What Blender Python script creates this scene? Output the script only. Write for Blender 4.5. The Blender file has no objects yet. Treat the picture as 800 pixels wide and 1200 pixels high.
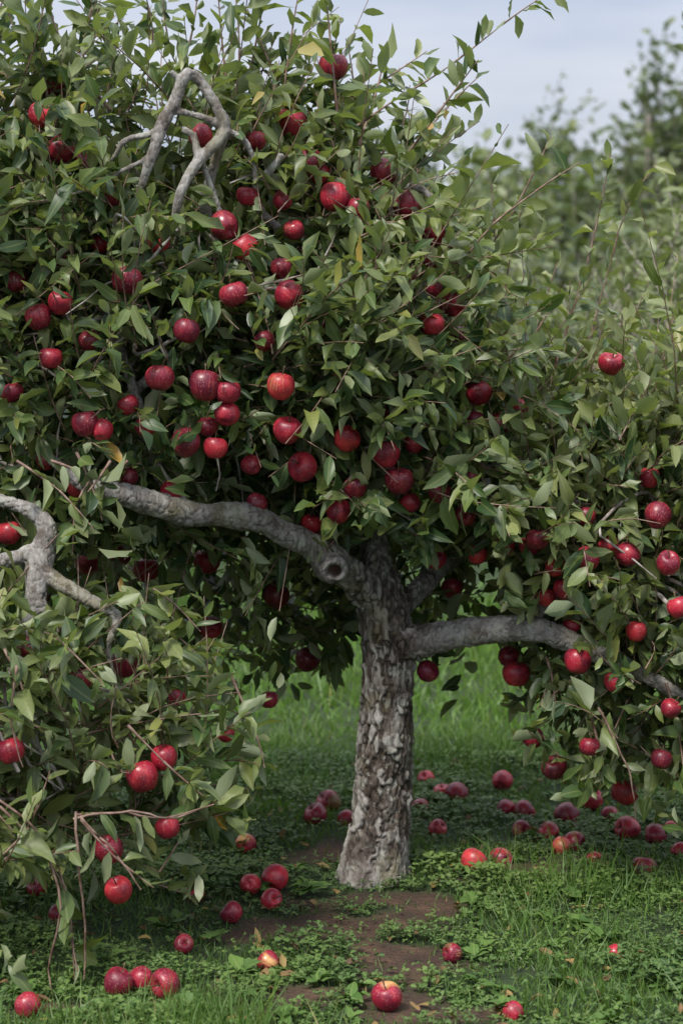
import bpy, math, random
import numpy as np
from mathutils import Vector, noise
rng = np.random.default_rng(11)
random.seed(5)
S = bpy.context.scene
S.view_settings.view_transform = 'Standard'
S.view_settings.look = 'None'
S.view_settings.exposure = 0

# ------------------------------------------------------------------ camera
F = 70/36*1200
CAM = np.array([-0.093, -5.4, 1.47])
PITCH = math.atan(200/F)
cp, sp = math.cos(PITCH), math.sin(PITCH)
cd = bpy.data.cameras.new("camera"); cam = bpy.data.objects.new("camera", cd)
S.collection.objects.link(cam)
cam.location = CAM; cam.rotation_euler = (math.pi/2-PITCH, 0, 0)
cd.lens = 70; cd.sensor_width = 36; cd.clip_end = 2000; cd.clip_start = 0.05
cd.dof.use_dof = True; cd.dof.focus_distance = 4.98; cd.dof.aperture_fstop = 3.5
S.camera = cam

# survey helpers: photo measurement + real depth -> metres
def P(px, py, y=0.0):
    u = (px-400)/F; v = (600-py)/F
    d = np.array([u, cp+v*sp, -sp+v*cp])
    return CAM + d*((y-CAM[1])/d[1])
def G(px, py, z=0.0):
    u = (px-400)/F; v = (600-py)/F
    d = np.array([u, cp+v*sp, -sp+v*cp])
    return CAM + d*((z-CAM[2])/d[2])
def proj(p):
    q = p-CAM
    dep = q[:, 1]*cp - q[:, 2]*sp
    up = q[:, 1]*sp + q[:, 2]*cp
    return 400+F*q[:, 0]/dep, 600-F*up/dep

_k = rng.normal(size=(14, 3)); _k /= np.linalg.norm(_k, axis=1)[:, None]
_ph = rng.uniform(0, 6.28, 14); _fr = np.array([1, 1.3, 1.7, .8, 2.1, 1.5, 2.6, 3.1, 1.1, 2.3, 3.7, .9, 1.9, 2.9])
def pn(p, f=1.0):
    s = 0
    for i in range(14):
        s = s + np.sin((p @ _k[i])*f*_fr[i]*2 + _ph[i])/_fr[i]**.5
    return s/4.2
def norm(a):
    return a/np.maximum(np.linalg.norm(a, axis=-1, keepdims=True), 1e-9)
def sstep(a, b, x):
    t = np.clip((x-a)/(b-a), 0, 1); return t*t*(3-2*t)

# ------------------------------------------------------------------ mesh helpers
def mk_mesh(name, verts, faces_flat, sizes, attrs=None, smooth=True, mats=()):
    me = bpy.data.meshes.new(name)
    verts = np.asarray(verts, dtype=np.float32)
    sizes = np.asarray(sizes, dtype=np.int32); ff = np.asarray(faces_flat, dtype=np.int32)
    me.vertices.add(len(verts)); me.vertices.foreach_set("co", verts.ravel())
    me.loops.add(len(ff)); me.loops.foreach_set("vertex_index", ff)
    me.polygons.add(len(sizes))
    st = np.zeros(len(sizes), dtype=np.int32); st[1:] = np.cumsum(sizes)[:-1]
    me.polygons.foreach_set("loop_start", st)
    me.polygons.foreach_set("use_smooth", np.full(len(sizes), smooth))
    me.update(calc_edges=True)
    if attrs:
        for k, a in attrs.items():
            at = me.attributes.new(k, 'FLOAT_COLOR', 'POINT')
            at.data.foreach_set("color", np.asarray(a, dtype=np.float32).ravel())
    for m in mats: me.materials.append(m)
    return me
def mk_obj(name, me, parent=None):
    o = bpy.data.objects.new(name, me); S.collection.objects.link(o)
    if parent: o.parent = parent
    return o
def empty(name):
    o = bpy.data.objects.new(name, None); S.collection.objects.link(o); return o

def tile(n, nv, flat):
    flat = np.asarray(flat)
    return (np.arange(n)[:, None]*nv + flat[None]).ravel()

# leaf template
SEC = [(.20, .70), (.48, 1.0), (.76, .72)]
def leaves_mesh(name, pos, d, n, L, W, fold, curl, rnd, tone, mat):
    N = len(pos)
    d = norm(d); n = norm(n - d*np.sum(n*d, 1)[:, None]); s = np.cross(d, n)
    tv = [(0, 0)]
    for v, w in SEC: tv += [(-w, v), (0, v), (w, v)]
    tv += [(0, 1.0)]
    tv = np.array(tv)                       # 11
    u = tv[:, 0][None, :]; v = tv[:, 1][None, :]
    wav = rng.normal(size=(N, 11))*.08*np.abs(u)
    zz = fold[:, None]*W[:, None]*np.abs(u) - curl[:, None]*L[:, None]*v**2 + wav*L[:, None]
    side = u*W[:, None] + (rng.normal(size=(N, 1))*.10*L[:, None])*v**2
    al = v*L[:, None]
    co = pos[:, None, :] + d[:, None, :]*al[..., None] + s[:, None, :]*side[..., None] + n[:, None, :]*zz[..., None]
    f = [0, 2, 1, 0, 3, 2, 1, 2, 5, 4, 2, 3, 6, 5, 4, 5, 8, 7, 5, 6, 9, 8, 7, 8, 10, 8, 9, 10]
    sz = [3, 3, 4, 4, 4, 4, 3, 3]
    at = np.zeros((N, 11, 4)); at[..., 0] = u*.5+.5; at[..., 1] = v; at[..., 2] = rnd[:, None]; at[..., 3] = tone[:, None]
    return mk_mesh(name, co.reshape(-1, 3), tile(N, 11, f), np.tile(sz, N), {"lf": at}, True, [mat])
def simple_leaves(name, pos, d, n, L, W, rnd, tone, mat):
    N = len(pos); d = norm(d); n = norm(n-d*np.sum(n*d, 1)[:, None]); s = np.cross(d, n)
    tv = np.array([(0, 0), (-.8, .5), (-.6, .95), (.6, .95), (.8, .5)]); u = tv[:, 0][None]; v = tv[:, 1][None]
    co = pos[:, None]+d[:, None]*(v*L[:, None])[..., None]+s[:, None]*(u*W[:, None])[..., None]+n[:, None]*((.25*np.abs(u)-.2*v**2)*W[:, None])[..., None]
    at = np.zeros((N, 5, 4)); at[..., 0] = .5+.2*u; at[..., 1] = v; at[..., 2] = rnd[:, None]; at[..., 3] = tone[:, None]
    return mk_mesh(name, co.reshape(-1, 3), tile(N, 5, [0, 4, 3, 2, 1]), np.full(N, 5), {"lf": at}, True, [mat])

def tubes_mesh(name, pts, rad, sides, mat, rndv=None):
    N, K, _ = pts.shape
    t = np.gradient(pts, axis=1); t = norm(t)
    ref = np.where(np.abs(t[..., 2:3]) > .9, np.array([1., 0, 0]), np.array([0, 0, 1.]))
    a = norm(np.cross(t, ref)); b = np.cross(t, a)
    an = np.arange(sides)/sides*2*math.pi
    co = pts[:, :, None, :] + rad[:, :, None, None]*(a[:, :, None, :]*np.cos(an)[None, None, :, None] + b[:, :, None, :]*np.sin(an)[None, None, :, None])
    f = []
    for k in range(K-1):
        for j in range(sides):
            j2 = (j+1) % sides
            f += [k*sides+j, k*sides+j2, (k+1)*sides+j2, (k+1)*sides+j]
    return mk_mesh(name, co.reshape(-1, 3), tile(N, K*sides, f), np.full(N*(K-1)*sides, 4), None, True, [mat])

def resample(pts, rad, step=0.02):
    pts = np.array(pts, float); rad = np.array(rad, float)
    n = len(pts); P0 = np.vstack([2*pts[0]-pts[1], pts, 2*pts[-1]-pts[-2]])
    out = []; ro = []
    for i in range(n-1):
        a, b, c, d = P0[i], P0[i+1], P0[i+2], P0[i+3]
        m = max(2, int(np.linalg.norm(c-b)/step))
        for j in range(m):
            t = j/m
            out.append(.5*((2*b)+(-a+c)*t+(2*a-5*b+4*c-d)*t*t+(-a+3*b-3*c+d)*t**3)); ro.append(rad[i]*(1-t)+rad[i+1]*t)
    out.append(pts[-1]); ro.append(rad[-1])
    return np.array(out), np.array(ro)

def tube_arrays(pts, rad, sides=20, caps=True):
    K = len(pts); t = norm(np.gradient(pts, axis=0))
    a = np.cross(t[0], [0.3, 1, 0.1]); a /= np.linalg.norm(a)
    co = []
    for k in range(K):
        a = a - t[k]*np.dot(a, t[k]); a /= np.linalg.norm(a); b = np.cross(t[k], a)
        for j in range(sides):
            an = j/sides*2*math.pi
            co.append(pts[k]+rad[k]*(a*math.cos(an)+b*math.sin(an)))
    f = []; sz = []
    for k in range(K-1):
        for j in range(sides):
            j2 = (j+1) % sides
            f += [k*sides+j, k*sides+j2, (k+1)*sides+j2, (k+1)*sides+j]; sz.append(4)
    f += list(range(sides))[::-1]; sz.append(sides)
    f += [(K-1)*sides+j for j in range(sides)]; sz.append(sides)
    return np.array(co), f, sz
def join_arrays(lst):
    V = []; Fl = []; Sz = []; o = 0
    for co, f, sz in lst:
        V.append(co); Fl += [i+o for i in f]; Sz += sz; o += len(co)
    return np.vstack(V), Fl, Sz

# ------------------------------------------------------------------ materials
class NT:
    def __init__(s, name):
        s.m = bpy.data.materials.new(name); s.m.use_nodes = True
        s.t = s.m.node_tree; s.t.nodes.clear()
        s.out = s.t.nodes.new("ShaderNodeOutputMaterial")
    def n(s, ty, **kw):
        nd = s.t.nodes.new(ty)
        for k, v in kw.items(): setattr(nd, k, v)
        return nd
    def noise(s, vec, scale, detail=4, rough=.5):
        nd = s.n("ShaderNodeTexNoise"); nd.inputs["Scale"].default_value = scale
        nd.inputs["Detail"].default_value = detail; nd.inputs["Roughness"].default_value = rough
        s.l(vec, nd.inputs["Vector"]); return nd.outputs[0]
    def l(s, a, b): s.t.links.new(a, b)
    def math(s, op, a, b=None, c=None, clamp=False):
        nd = s.t.nodes.new("ShaderNodeMath"); nd.operation = op; nd.use_clamp = clamp
        for i, x in enumerate([a, b, c]):
            if x is None: continue
            if isinstance(x, (int, float)): nd.inputs[i].default_value = x
            else: s.l(x, nd.inputs[i])
        return nd.outputs[0]
    def mix(s, fac, a, b, mode='MIX'):
        nd = s.t.nodes.new("ShaderNodeMix"); nd.data_type = 'RGBA'; nd.blend_type = mode
        for i, x in ((0, fac), (6, a), (7, b)):
            if isinstance(x, (int, float)): nd.inputs[i].default_value = x
            elif isinstance(x, tuple): nd.inputs[i].default_value = (*x, 1) if len(x) == 3 else x
            else: s.l(x, nd.inputs[i])
        return nd.outputs[2]
    def ramp(s, fac, stops):
        nd = s.t.nodes.new("ShaderNodeValToRGB"); e = nd.color_ramp.elements
        while len(e) < len(stops): e.new(.5)
        for i, (p, c) in enumerate(stops):
            e[i].position = p; e[i].color = (*c, 1) if len(c) == 3 else c
        s.l(fac, nd.inputs[0]); return nd.outputs[0]

def leaf_material(name, stops, back, rough=.42, transl=.22, pale=(.235, .255, .095), spec=.42):
    m = NT(name)
    at = m.n("ShaderNodeAttribute", attribute_name="lf")
    sep = m.n("ShaderNodeSeparateColor"); m.l(at.outputs["Color"], sep.inputs[0])
    u, v, r = sep.outputs[0], sep.outputs[1], sep.outputs[2]
    tone = at.outputs["Alpha"]
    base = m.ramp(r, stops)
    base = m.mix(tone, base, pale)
    au = m.math('ABSOLUTE', m.math('SUBTRACT', u, .5))
    mid = m.math('SUBTRACT', 1.0, m.math('MULTIPLY', au, 14.0), clamp=True)
    ph = m.math('SUBTRACT', m.math('MULTIPLY', v, 40.0), m.math('MULTIPLY', au, 35.0))
    vein = m.math('MULTIPLY', m.math('ADD', m.math('SINE', ph), 1.0), .5)
    c = m.mix(m.math('MULTIPLY', mid, .5), base, (.24, .27, .10))
    c = m.mix(m.math('MULTIPLY', vein, .22), c, m.mix(.5, c, (.02, .03, .01)))
    geo = m.n("ShaderNodeNewGeometry")
    c = m.mix(geo.outputs["Backfacing"], c, m.mix(.7, c, back))
    p = m.n("ShaderNodeBsdfPrincipled"); m.l(c, p.inputs["Base Color"]); p.inputs["Roughness"].default_value = rough
    p.inputs["Specular IOR Level"].default_value = spec
    tr = m.n("ShaderNodeBsdfTranslucent"); m.l(m.mix(1.0, c, (1.6, 1.8, .5), 'MULTIPLY'), tr.inputs[0])
    mx = m.n("ShaderNodeMixShader"); mx.inputs[0].default_value = transl
    m.l(p.outputs[0], mx.inputs[1]); m.l(tr.outputs[0], mx.inputs[2]); m.l(mx.outputs[0], m.out.inputs[0])
    return m.m

M_leaf = leaf_material("apple_leaf", [(0, (.021, .048, .018)), (.3, (.040, .080, .025)), (.58, (.074, .120, .031)), (.84, (.145, .185, .046)), (.97, (.26, .25, .065)), (1, (.42, .25, .05))], (.29, .33, .20), transl=.20)
M_bgleaf = leaf_material("background_leaf", [(0, (.050, .082, .033)), (.5, (.090, .132, .052)), (1, (.18, .21, .075))], (.22, .25, .15), rough=.55, pale=(.23, .26, .12), transl=.18)  # greyer and paler than apple_leaf: distance haze mixed into the colour
M_grass = leaf_material("grass_blade", [(0, (.035, .08, .017)), (.5, (.065, .14, .024)), (.9, (.11, .20, .035)), (1, (.27, .23, .10))], (.08, .15, .035), rough=.5, transl=.22, pale=(.15, .28, .045))
M_clover = leaf_material("clover_leaf", [(0, (.026, .070, .020)), (.5, (.055, .12, .028)), (1, (.11, .19, .045))], (.08, .14, .05), rough=.6, transl=.12, pale=(.13, .22, .045), spec=.3)

def bark_material():
    m = NT("apple_bark")
    at = m.n("ShaderNodeAttribute", attribute_name="bk")
    sep = m.n("ShaderNodeSeparateColor"); m.l(at.outputs["Color"], sep.inputs[0])
    crack, rough, hole = sep.outputs; cell = at.outputs["Alpha"]
    geo = m.n("ShaderNodeNewGeometry")
    mp = m.n("ShaderNodeMapping"); mp.inputs["Scale"].default_value = (1, 1, .26)
    m.l(geo.outputs["Position"], mp.inputs[0])
    n1 = m.noise(mp.outputs[0], 36, 9, .78)
    n2 = m.noise(mp.outputs[0], 150, 6, .6)
    n3 = m.noise(geo.outputs["Position"], 7, 6, .6)
    n4 = m.noise(geo.outputs["Position"], 20, 8, .68)
    rc = m.ramp(m.math('ADD', n1, m.math('MULTIPLY', m.math('SUBTRACT', cell, .5), .32)), [(.32, (.055, .042, .033)), (.43, (.135, .11, .092)), (.53, (.25, .225, .20)), (.64, (.39, .365, .34)), (.8, (.52, .50, .47))])
    sc = m.ramp(n1, [(.30, (.11, .092, .08)), (.45, (.25, .225, .21)), (.58, (.39, .37, .355)), (.8, (.55, .53, .51))])
    c = m.mix(rough, sc, rc)
    lich = m.ramp(n4, [(.55, (0, 0, 0)), (.60, (1, 1, 1))])
    c = m.mix(m.math('MULTIPLY', lich, .45), c, (.52, .53, .47))
    dk = m.ramp(n4, [(.37, (1, 1, 1)), (.46, (0, 0, 0))])
    c = m.mix(m.math('MULTIPLY', dk, .65), c, (.075, .052, .038))
    moss = m.ramp(n3, [(.53, (0, 0, 0)), (.63, (1, 1, 1))])
    c = m.mix(m.math('MULTIPLY', moss, .45), c, (.17, .155, .06))
    c = m.mix(m.math('MULTIPLY', crack, .95, clamp=True), c, (.03, .022, .016))
    c = m.mix(hole, c, m.mix(n2, (.03, .018, .012), (.20, .10, .05)))
    b = m.n("ShaderNodeBump"); b.inputs["Strength"].default_value = 1.0; b.inputs["Distance"].default_value = .010
    m.l(m.math('ADD', n1, m.math('MULTIPLY', n2, .5)), b.inputs["Height"])
    p = m.n("ShaderNodeBsdfPrincipled"); m.l(c, p.inputs["Base Color"]); p.inputs["Roughness"].default_value = .85
    p.inputs["Specular IOR Level"].default_value = .25
    m.l(b.outputs[0], p.inputs["Normal"]); m.l(p.outputs[0], m.out.inputs[0]); return m.m
M_bark = bark_material()
def twig_material(name, a, b_):
    m = NT(name); geo = m.n("ShaderNodeNewGeometry")
    c = m.ramp(m.noise(geo.outputs["Position"], 40, 2), [(.35, a), (.65, b_)])
    p = m.n("ShaderNodeBsdfPrincipled"); m.l(c, p.inputs["Base Color"]); p.inputs["Roughness"].default_value = .6
    m.l(p.outputs[0], m.out.inputs[0]); return m.m
M_twig = twig_material("twig_bark", (.12, .06, .042), (.28, .19, .15))
M_greytwig = twig_material("grey_twig_bark", (.17, .135, .115), (.42, .385, .36))

def apple_material():
    m = NT("apple_skin")
    at = m.n("ShaderNodeAttribute", attribute_name="ap")
    sep = m.n("ShaderNodeSeparateColor"); m.l(at.outputs["Color"], sep.inputs[0])
    rnd, yel, lat = sep.outputs; lon = at.outputs["Alpha"]
    cb = m.n("ShaderNodeCombineXYZ")
    m.l(m.math('MULTIPLY', lon, 34.0), cb.inputs[0]); m.l(m.math('MULTIPLY', lat, 1.8), cb.inputs[1]); m.l(m.math('MULTIPLY', rnd, 50.0), cb.inputs[2])
    st = m.noise(cb.outputs[0], 1.6, 6, .65)
    geo = m.n("ShaderNodeNewGeometry")
    bl = m.noise(geo.outputs["Position"], 24, 4)
    red = m.ramp(rnd, [(0, (.09, .003, .018)), (.45, (.21, .006, .028)), (.8, (.38, .012, .036)), (1, (.54, .035, .045))])
    c = m.mix(m.ramp(st, [(.46, (0, 0, 0)), (.64, (.8, .8, .8))]), red, m.mix(.5, red, (.74, .11, .09)))
    c = m.mix(m.ramp(bl, [(.42, (.0,)*3), (.62, (.7,)*3)]), c, (.09, .003, .020))
    yy = m.ramp(m.math('ADD', yel, m.math('MULTIPLY', m.math('SUBTRACT', st, .5), 1.5)), [(.48, (0, 0, 0)), (.9, (1, 1, 1))])
    c = m.mix(yy, c, (.66, .38, .14))
    br = m.ramp(m.math('ADD', m.math('MULTIPLY', yel, -1.0), m.math('MULTIPLY', m.math('SUBTRACT', bl, .5), .8)), [(.42, (0, 0, 0)), (.52, (1, 1, 1))])
    c = m.mix(br, c, m.mix(bl, (.07, .028, .012), (.24, .11, .045)))
    vo = m.n("ShaderNodeTexVoronoi"); vo.inputs["Scale"].default_value = 170; m.l(geo.outputs["Position"], vo.inputs["Vector"])
    dot = m.ramp(vo.outputs["Distance"], [(.12, (.6, .6, .6)), (.24, (0, 0, 0))])
    c = m.mix(dot, c, (.60, .30, .25))
    p = m.n("ShaderNodeBsdfPrincipled"); m.l(c, p.inputs["Base Color"])
    m.l(m.ramp(bl, [(.3, (.27,)*3), (.7, (.48,)*3)]), p.inputs["Roughness"])
    p.inputs["Specular IOR Level"].default_value = .5
    m.l(p.outputs[0], m.out.inputs[0]); return m.m
M_apple = apple_material()
M_stem = twig_material("apple_stem", (.05, .03, .015), (.12, .08, .03))

# ------------------------------------------------------------------ apples
def apple_arrays(c, R, rnd, yelamt, rot=None, bruise=0):
    nl, nm = 24, 18
    t = np.linspace(0.0, math.pi, nm)[:, None]; ph = (np.arange(nl)/nl*2*math.pi)[None, :]
    tap = rng.uniform(.14, .28); asp = rng.uniform(.84, .98); ec = rng.uniform(.02, .07)
    r = np.sin(t)**.88*(1-tap*(1-np.cos(t))/2)*np.ones_like(ph)*1.03
    low = np.clip(-np.cos(t), 0, 1); hi = np.clip(np.cos(t), 0, 1)
    off = rnd*6; off2 = rng.uniform(0, 6.28)
    r = r*(1+.06*low*np.cos(5*ph+off)+.03*hi*np.cos(5*ph+off)+ec*np.cos(ph+off2)+.03*np.cos(2*ph+off2*2))
    z = asp*np.cos(t)-.42*np.exp(-(r/.30)**2)*(np.cos(t) > 0)+.26*np.exp(-(r/.26)**2)*(np.cos(t) < 0)+.07*low*np.cos(5*ph+off)*np.sin(t)+.07*hi*np.cos(ph+off)*np.sin(t)
    v = np.stack([r*np.cos(ph), r*np.sin(ph), z], -1).reshape(-1, 3)
    ax = rng.normal(size=3); ax[2] *= .4; ax /= np.linalg.norm(ax)
    yel = np.clip((v@ax)*.9, 0, 1)*yelamt + np.exp(-(np.hypot(v[:, 0], v[:, 1])/.35)**2)*.35*(v[:, 2] > 0)
    if bruise:
        bx = norm(rng.normal(size=3)); yel = yel-1.0*sstep(.55, .95, v@bx)
    at = np.stack([np.full(len(v), rnd), yel, (t/math.pi*np.ones_like(ph)).ravel(), (np.abs(ph/math.pi-1)*np.ones_like(t)).ravel()], 1)
    f = []; sz = []
    for i in range(nm-1):
        for j in range(nl):
            j2 = (j+1) % nl
            f += [i*nl+j, (i+1)*nl+j, (i+1)*nl+j2, i*nl+j2]; sz.append(4)
    sv = []
    o = len(v); K = 5
    bend = rng.normal(size=2)*.12
    for k in range(K):
        q = k/(K-1); rr = .045*(1+.5*(k == K-1))
        for j in range(5):
            a = j/5*6.283
            sv.append((bend[0]*q*q+rr*math.cos(a), bend[1]*q*q+rr*math.sin(a), .45+q*.85))
    sv = np.array(sv)
    sf = []; ssz = []
    for k in range(K-1):
        for j in range(5):
            j2 = (j+1) % 5; sf += [o+k*5+j, o+k*5+j2, o+(k+1)*5+j2, o+(k+1)*5+j]; ssz.append(4)
    sf += [o+(K-1)*5+j for j in range(5)]; ssz.append(5)
    v = np.vstack([v, sv]); at = np.vstack([at, np.zeros((len(sv), 4))])
    if rot is not None: v = v@rot.T
    return v*R+c, f+sf, sz+ssz, at, len(sz), len(ssz)
def rotm(tilt, az, spin):
    from mathutils import Matrix
    return np.array(Matrix.Rotation(az, 3, 'Z')@Matrix.Rotation(tilt, 3, 'X')@Matrix.Rotation(spin, 3, 'Z'))
def apples_mesh(name, items, bruise=0):
    V = []; Fl = []; Sz = []; A = []; MI = []; o = 0
    for (c, R, rnd, ya, rt) in items:
        v, f, sz, at, a, b = apple_arrays(np.array(c), R, rnd, ya, rt, bruise)
        V.append(v); Fl.append(np.array(f)+o); Sz += sz; A.append(at); MI += [0]*a+[1]*b; o += len(v)
    me = mk_mesh(name, np.vstack(V), np.concatenate(Fl), Sz, {"ap": np.vstack(A)}, True, [M_apple, M_stem])
    me.polygons.foreach_set("material_index", np.array(MI, dtype=np.int32)); me.update()
    return me

# ------------------------------------------------------------------ crown volumes (centre, radii, shoots, tone)
ELL = [
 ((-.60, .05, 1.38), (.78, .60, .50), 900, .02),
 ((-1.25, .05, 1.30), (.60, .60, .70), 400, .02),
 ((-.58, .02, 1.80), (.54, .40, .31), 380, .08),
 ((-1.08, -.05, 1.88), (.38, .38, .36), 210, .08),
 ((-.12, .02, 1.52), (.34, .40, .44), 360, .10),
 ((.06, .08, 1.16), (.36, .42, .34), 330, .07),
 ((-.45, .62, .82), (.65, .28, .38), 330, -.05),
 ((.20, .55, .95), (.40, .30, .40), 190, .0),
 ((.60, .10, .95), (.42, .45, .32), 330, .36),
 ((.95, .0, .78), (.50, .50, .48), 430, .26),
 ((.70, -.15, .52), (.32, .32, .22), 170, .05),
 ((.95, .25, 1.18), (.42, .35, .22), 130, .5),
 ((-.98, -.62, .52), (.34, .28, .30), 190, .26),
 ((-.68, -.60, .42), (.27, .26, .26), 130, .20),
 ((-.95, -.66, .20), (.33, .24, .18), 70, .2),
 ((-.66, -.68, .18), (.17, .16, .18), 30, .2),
]
limb_lines = [  # visible limbs kept free of foliage in front: polyline, half width, depth
 ([(433, 1040), (446, 900), (452, 760), (447, 700), (440, 655)], 42, .0),
 ([(440, 700), (385, 660), (330, 622), (230, 604), (150, 582)], 24, -.35),
 ([(455, 755), (540, 744), (640, 742)], 25, -.05),
 ([(490, 695), (510, 672)], 14, .15),
 ([(0, 655), (48, 637), (60, 612), (10, 590)], 13, -.6),
 ([(50, 620), (45, 705)], 20, -.6), ([(60, 678), (100, 702), (138, 730)], 15, -.6),
 ([(178, 185), (218, 88), (260, 148), (212, 225)], 15, -.3), ([(222, 120), (235, 200)], 10, -.3), ([(243, 200), (262, 255)], 9, -.3),
]
low_x = [-400, 0, 190, 240, 290, 322, 335, 420, 480, 505, 560, 600, 640, 700, 800, 1200]
low_y = [1190, 1165, 1140, 1030, 975, 880, 800, 800, 790, 850, 845, 870, 915, 930, 985, 1010]
def segd(px, py, line):
    best = np.full(len(px), 1e9)
    for (a, b) in zip(line[:-1], line[1:]):
        ax, ay = a; bx, by = b; dx, dy = bx-ax, by-ay
        t = np.clip(((px-ax)*dx+(py-ay)*dy)/(dx*dx+dy*dy), 0, 1)
        best = np.minimum(best, np.hypot(px-ax-t*dx, py-ay-t*dy))
    return best
def keep_mask(p, prob=.90):
    px, py = proj(p)
    k = py < np.interp(px, low_x, low_y) + pn(p, 9)*18
    for line, w, dep in limb_lines:
        near = (segd(px, py, line) < w) & (p[:, 1] < dep+.12)
        k &= ~(near & (rng.random(len(p)) < prob))
    k &= ~((px > 335) & (px < 590) & (py > 655) & (p[:, 1] < .2))
    return k

TA = [(391,78,34),(61,98,30),(50,135,32),(72,175,38),(100,190,26),(341,145,36),(235,160,28),(450,202,34),(392,231,38),(365,190,32),(477,240,36),(510,275,38),
(263,265,36),(288,290,32),(148,328,36),(340,347,38),(275,345,34),(219,388,32),(530,355,40),(513,338,30),(505,380,30),(45,372,32),(70,355,30),(60,420,30),(188,443,34),
(241,452,42),(266,460,32),(329,453,36),(100,497,34),(120,505,28),(218,520,36),(243,500,26),(252,525,30),(337,505,36),(355,547,36),(407,515,32),(452,533,34),(467,564,38),(416,572,30),
(560,460,34),(613,480,26),(585,497,28),(716,426,32),(555,492,24),(515,577,28),(575,597,24),(545,605,26),(103,661,32),(243,658,36),(171,668,34),(323,698,34),(248,736,30),
(360,773,34),(146,778,38),(95,795,28),(12,880,36),(167,910,40),(192,888,32),(128,996,36),(138,1044,34),(196,970,30),(530,689,28),(510,655,26),(605,790,34),(501,787,28),(676,775,34),
(770,605,34),(795,712,30),(630,632,28),(688,655,30),(735,650,30),(782,660,30),(650,900,32),(730,928,34),(753,1020,38),(396,600,30),(142,650,30),(10,625,30),(90,570,28),
(205,815,30),(265,860,24),(315,820,20),(75,290,26),(120,285,26),(185,285,26),(330,315,26),(150,560,24),(200,575,26),(265,485,30),(310,400,24),(170,500,24),(475,325,26),(420,245,28),(365,615,28),
(45,700,26),(70,735,26),(640,700,26),(620,640,26),(670,735,26),(760,560,26),(685,605,24),(712,640,24),(560,650,24),(480,590,26),(595,770,26),(660,690,26),(300,590,26),(625,865,26),
(745,740,26),(720,800,24),(785,830,26),(30,760,26),(550,560,24),(455,480,26),(500,430,26),(540,395,26),(400,440,22),(380,380,22),(290,230,26),(330,235,24),(130,230,26),(105,400,26),(20,330,26),
(15,460,28),(55,540,26),(150,475,24),(295,545,26),(690,875,26),(775,890,26),(345,270,24),(300,165,26),(375,205,26),(430,410,24),(485,520,24),(535,435,24),(72,305,26),(505,305,24),(650,665,26),(590,640,24)]
EC = np.array([e[0] for e in ELL]); ER = np.array([e[1] for e in ELL])
tree_apples = []
for (px, py, dm) in TA:
    hit = None
    for y in np.arange(-1.3, 1.0, .02):
        q = P(px, py, y)
        s = (((q-EC)/(ER*.97))**2).sum(1)
        if s.min() < 1: hit = y+.0; break
    if hit is None: hit = 0.0
    if dm <= 26: hit += .06
    c = P(px, py, hit)
    R = max(.029, min(.042, .5*dm*(hit+5.4)/F*1.04))
    tree_apples.append((c, R, rng.random()**1.15, (rng.random() < .3)*rng.uniform(.3, .6), rotm(rng.normal()*.55, rng.uniform(0, 6.28), rng.uniform(0, 6.28))))
AC = np.array([a[0] for a in tree_apples]); AR = np.array([a[1] for a in tree_apples]); ADM = np.array([t[2] for t in TA])
APX = np.array([t[0] for t in TA], float); APY = np.array([t[1] for t in TA], float)
ACV = np.where(ADM > 29, rng.uniform(.70, 1.12, len(ADM)), rng.uniform(.4, .9, len(ADM)))
def apple_clear(p):
    k = np.ones(len(p), bool); px, py = proj(p)
    for i in range(len(AC)):
        d2 = ((p-AC[i])**2).sum(1); k &= d2 > (AR[i]*1.05)**2
        rr = ADM[i]*.5*ACV[i]
        near = (np.hypot(px-APX[i], py-APY[i]+ADM[i]*-.12) < rr) & (p[:, 1] < AC[i][1]+.02)
        k &= ~(near & (rng.random(len(p)) < (.94 if ADM[i] > 29 else .85)))
    return k

# ------------------------------------------------------------------ shoots with leaves
def grow(b, a, L, g, spacing, lsize, tone, r0=.0026, size_j=.28):
    N = len(b); s = np.linspace(0, 1, 5)
    pts = b[:, None]+a[:, None]*(L[:, None]*s)[..., None]+g[:, None]*((L[:, None]*s**2)[..., None])
    rad = np.outer(np.full(N, r0), 1-.6*s)
    idx = []; ss = []
    for i in range(N):
        k = max(3, int(L[i]/spacing)); q = (np.arange(k)+rng.random()*.6)/k
        q = .12+.88*q; idx += [i]*k; ss.append(np.clip(q, 0, 1))
    idx = np.array(idx); q = np.concatenate(ss)
    pos = b[idx]+a[idx]*(L[idx]*q)[:, None]+g[idx]*(L[idx]*q**2)[:, None]
    tan = norm(a[idx]+2*g[idx]*q[:, None])
    rd = rng.normal(size=pos.shape); rd = norm(rd-tan*(rd*tan).sum(1)[:, None])
    d = tan*(.45+.5*q[:, None])+rd*.85+rng.normal(size=pos.shape)*.2
    d[:, 2] += rng.normal(size=len(d))*.38-.16
    d = norm(d)
    n = np.array([0, -.15, .85])+rng.normal(size=pos.shape)*.68+tan*.35
    Ls = lsize*np.clip(rng.normal(1, size_j, len(pos)), .4, 1.6)*(1-.25*(q > .9))
    return pts, rad, pos, d, n, Ls, np.repeat(0, 0), tone[idx]

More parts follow.
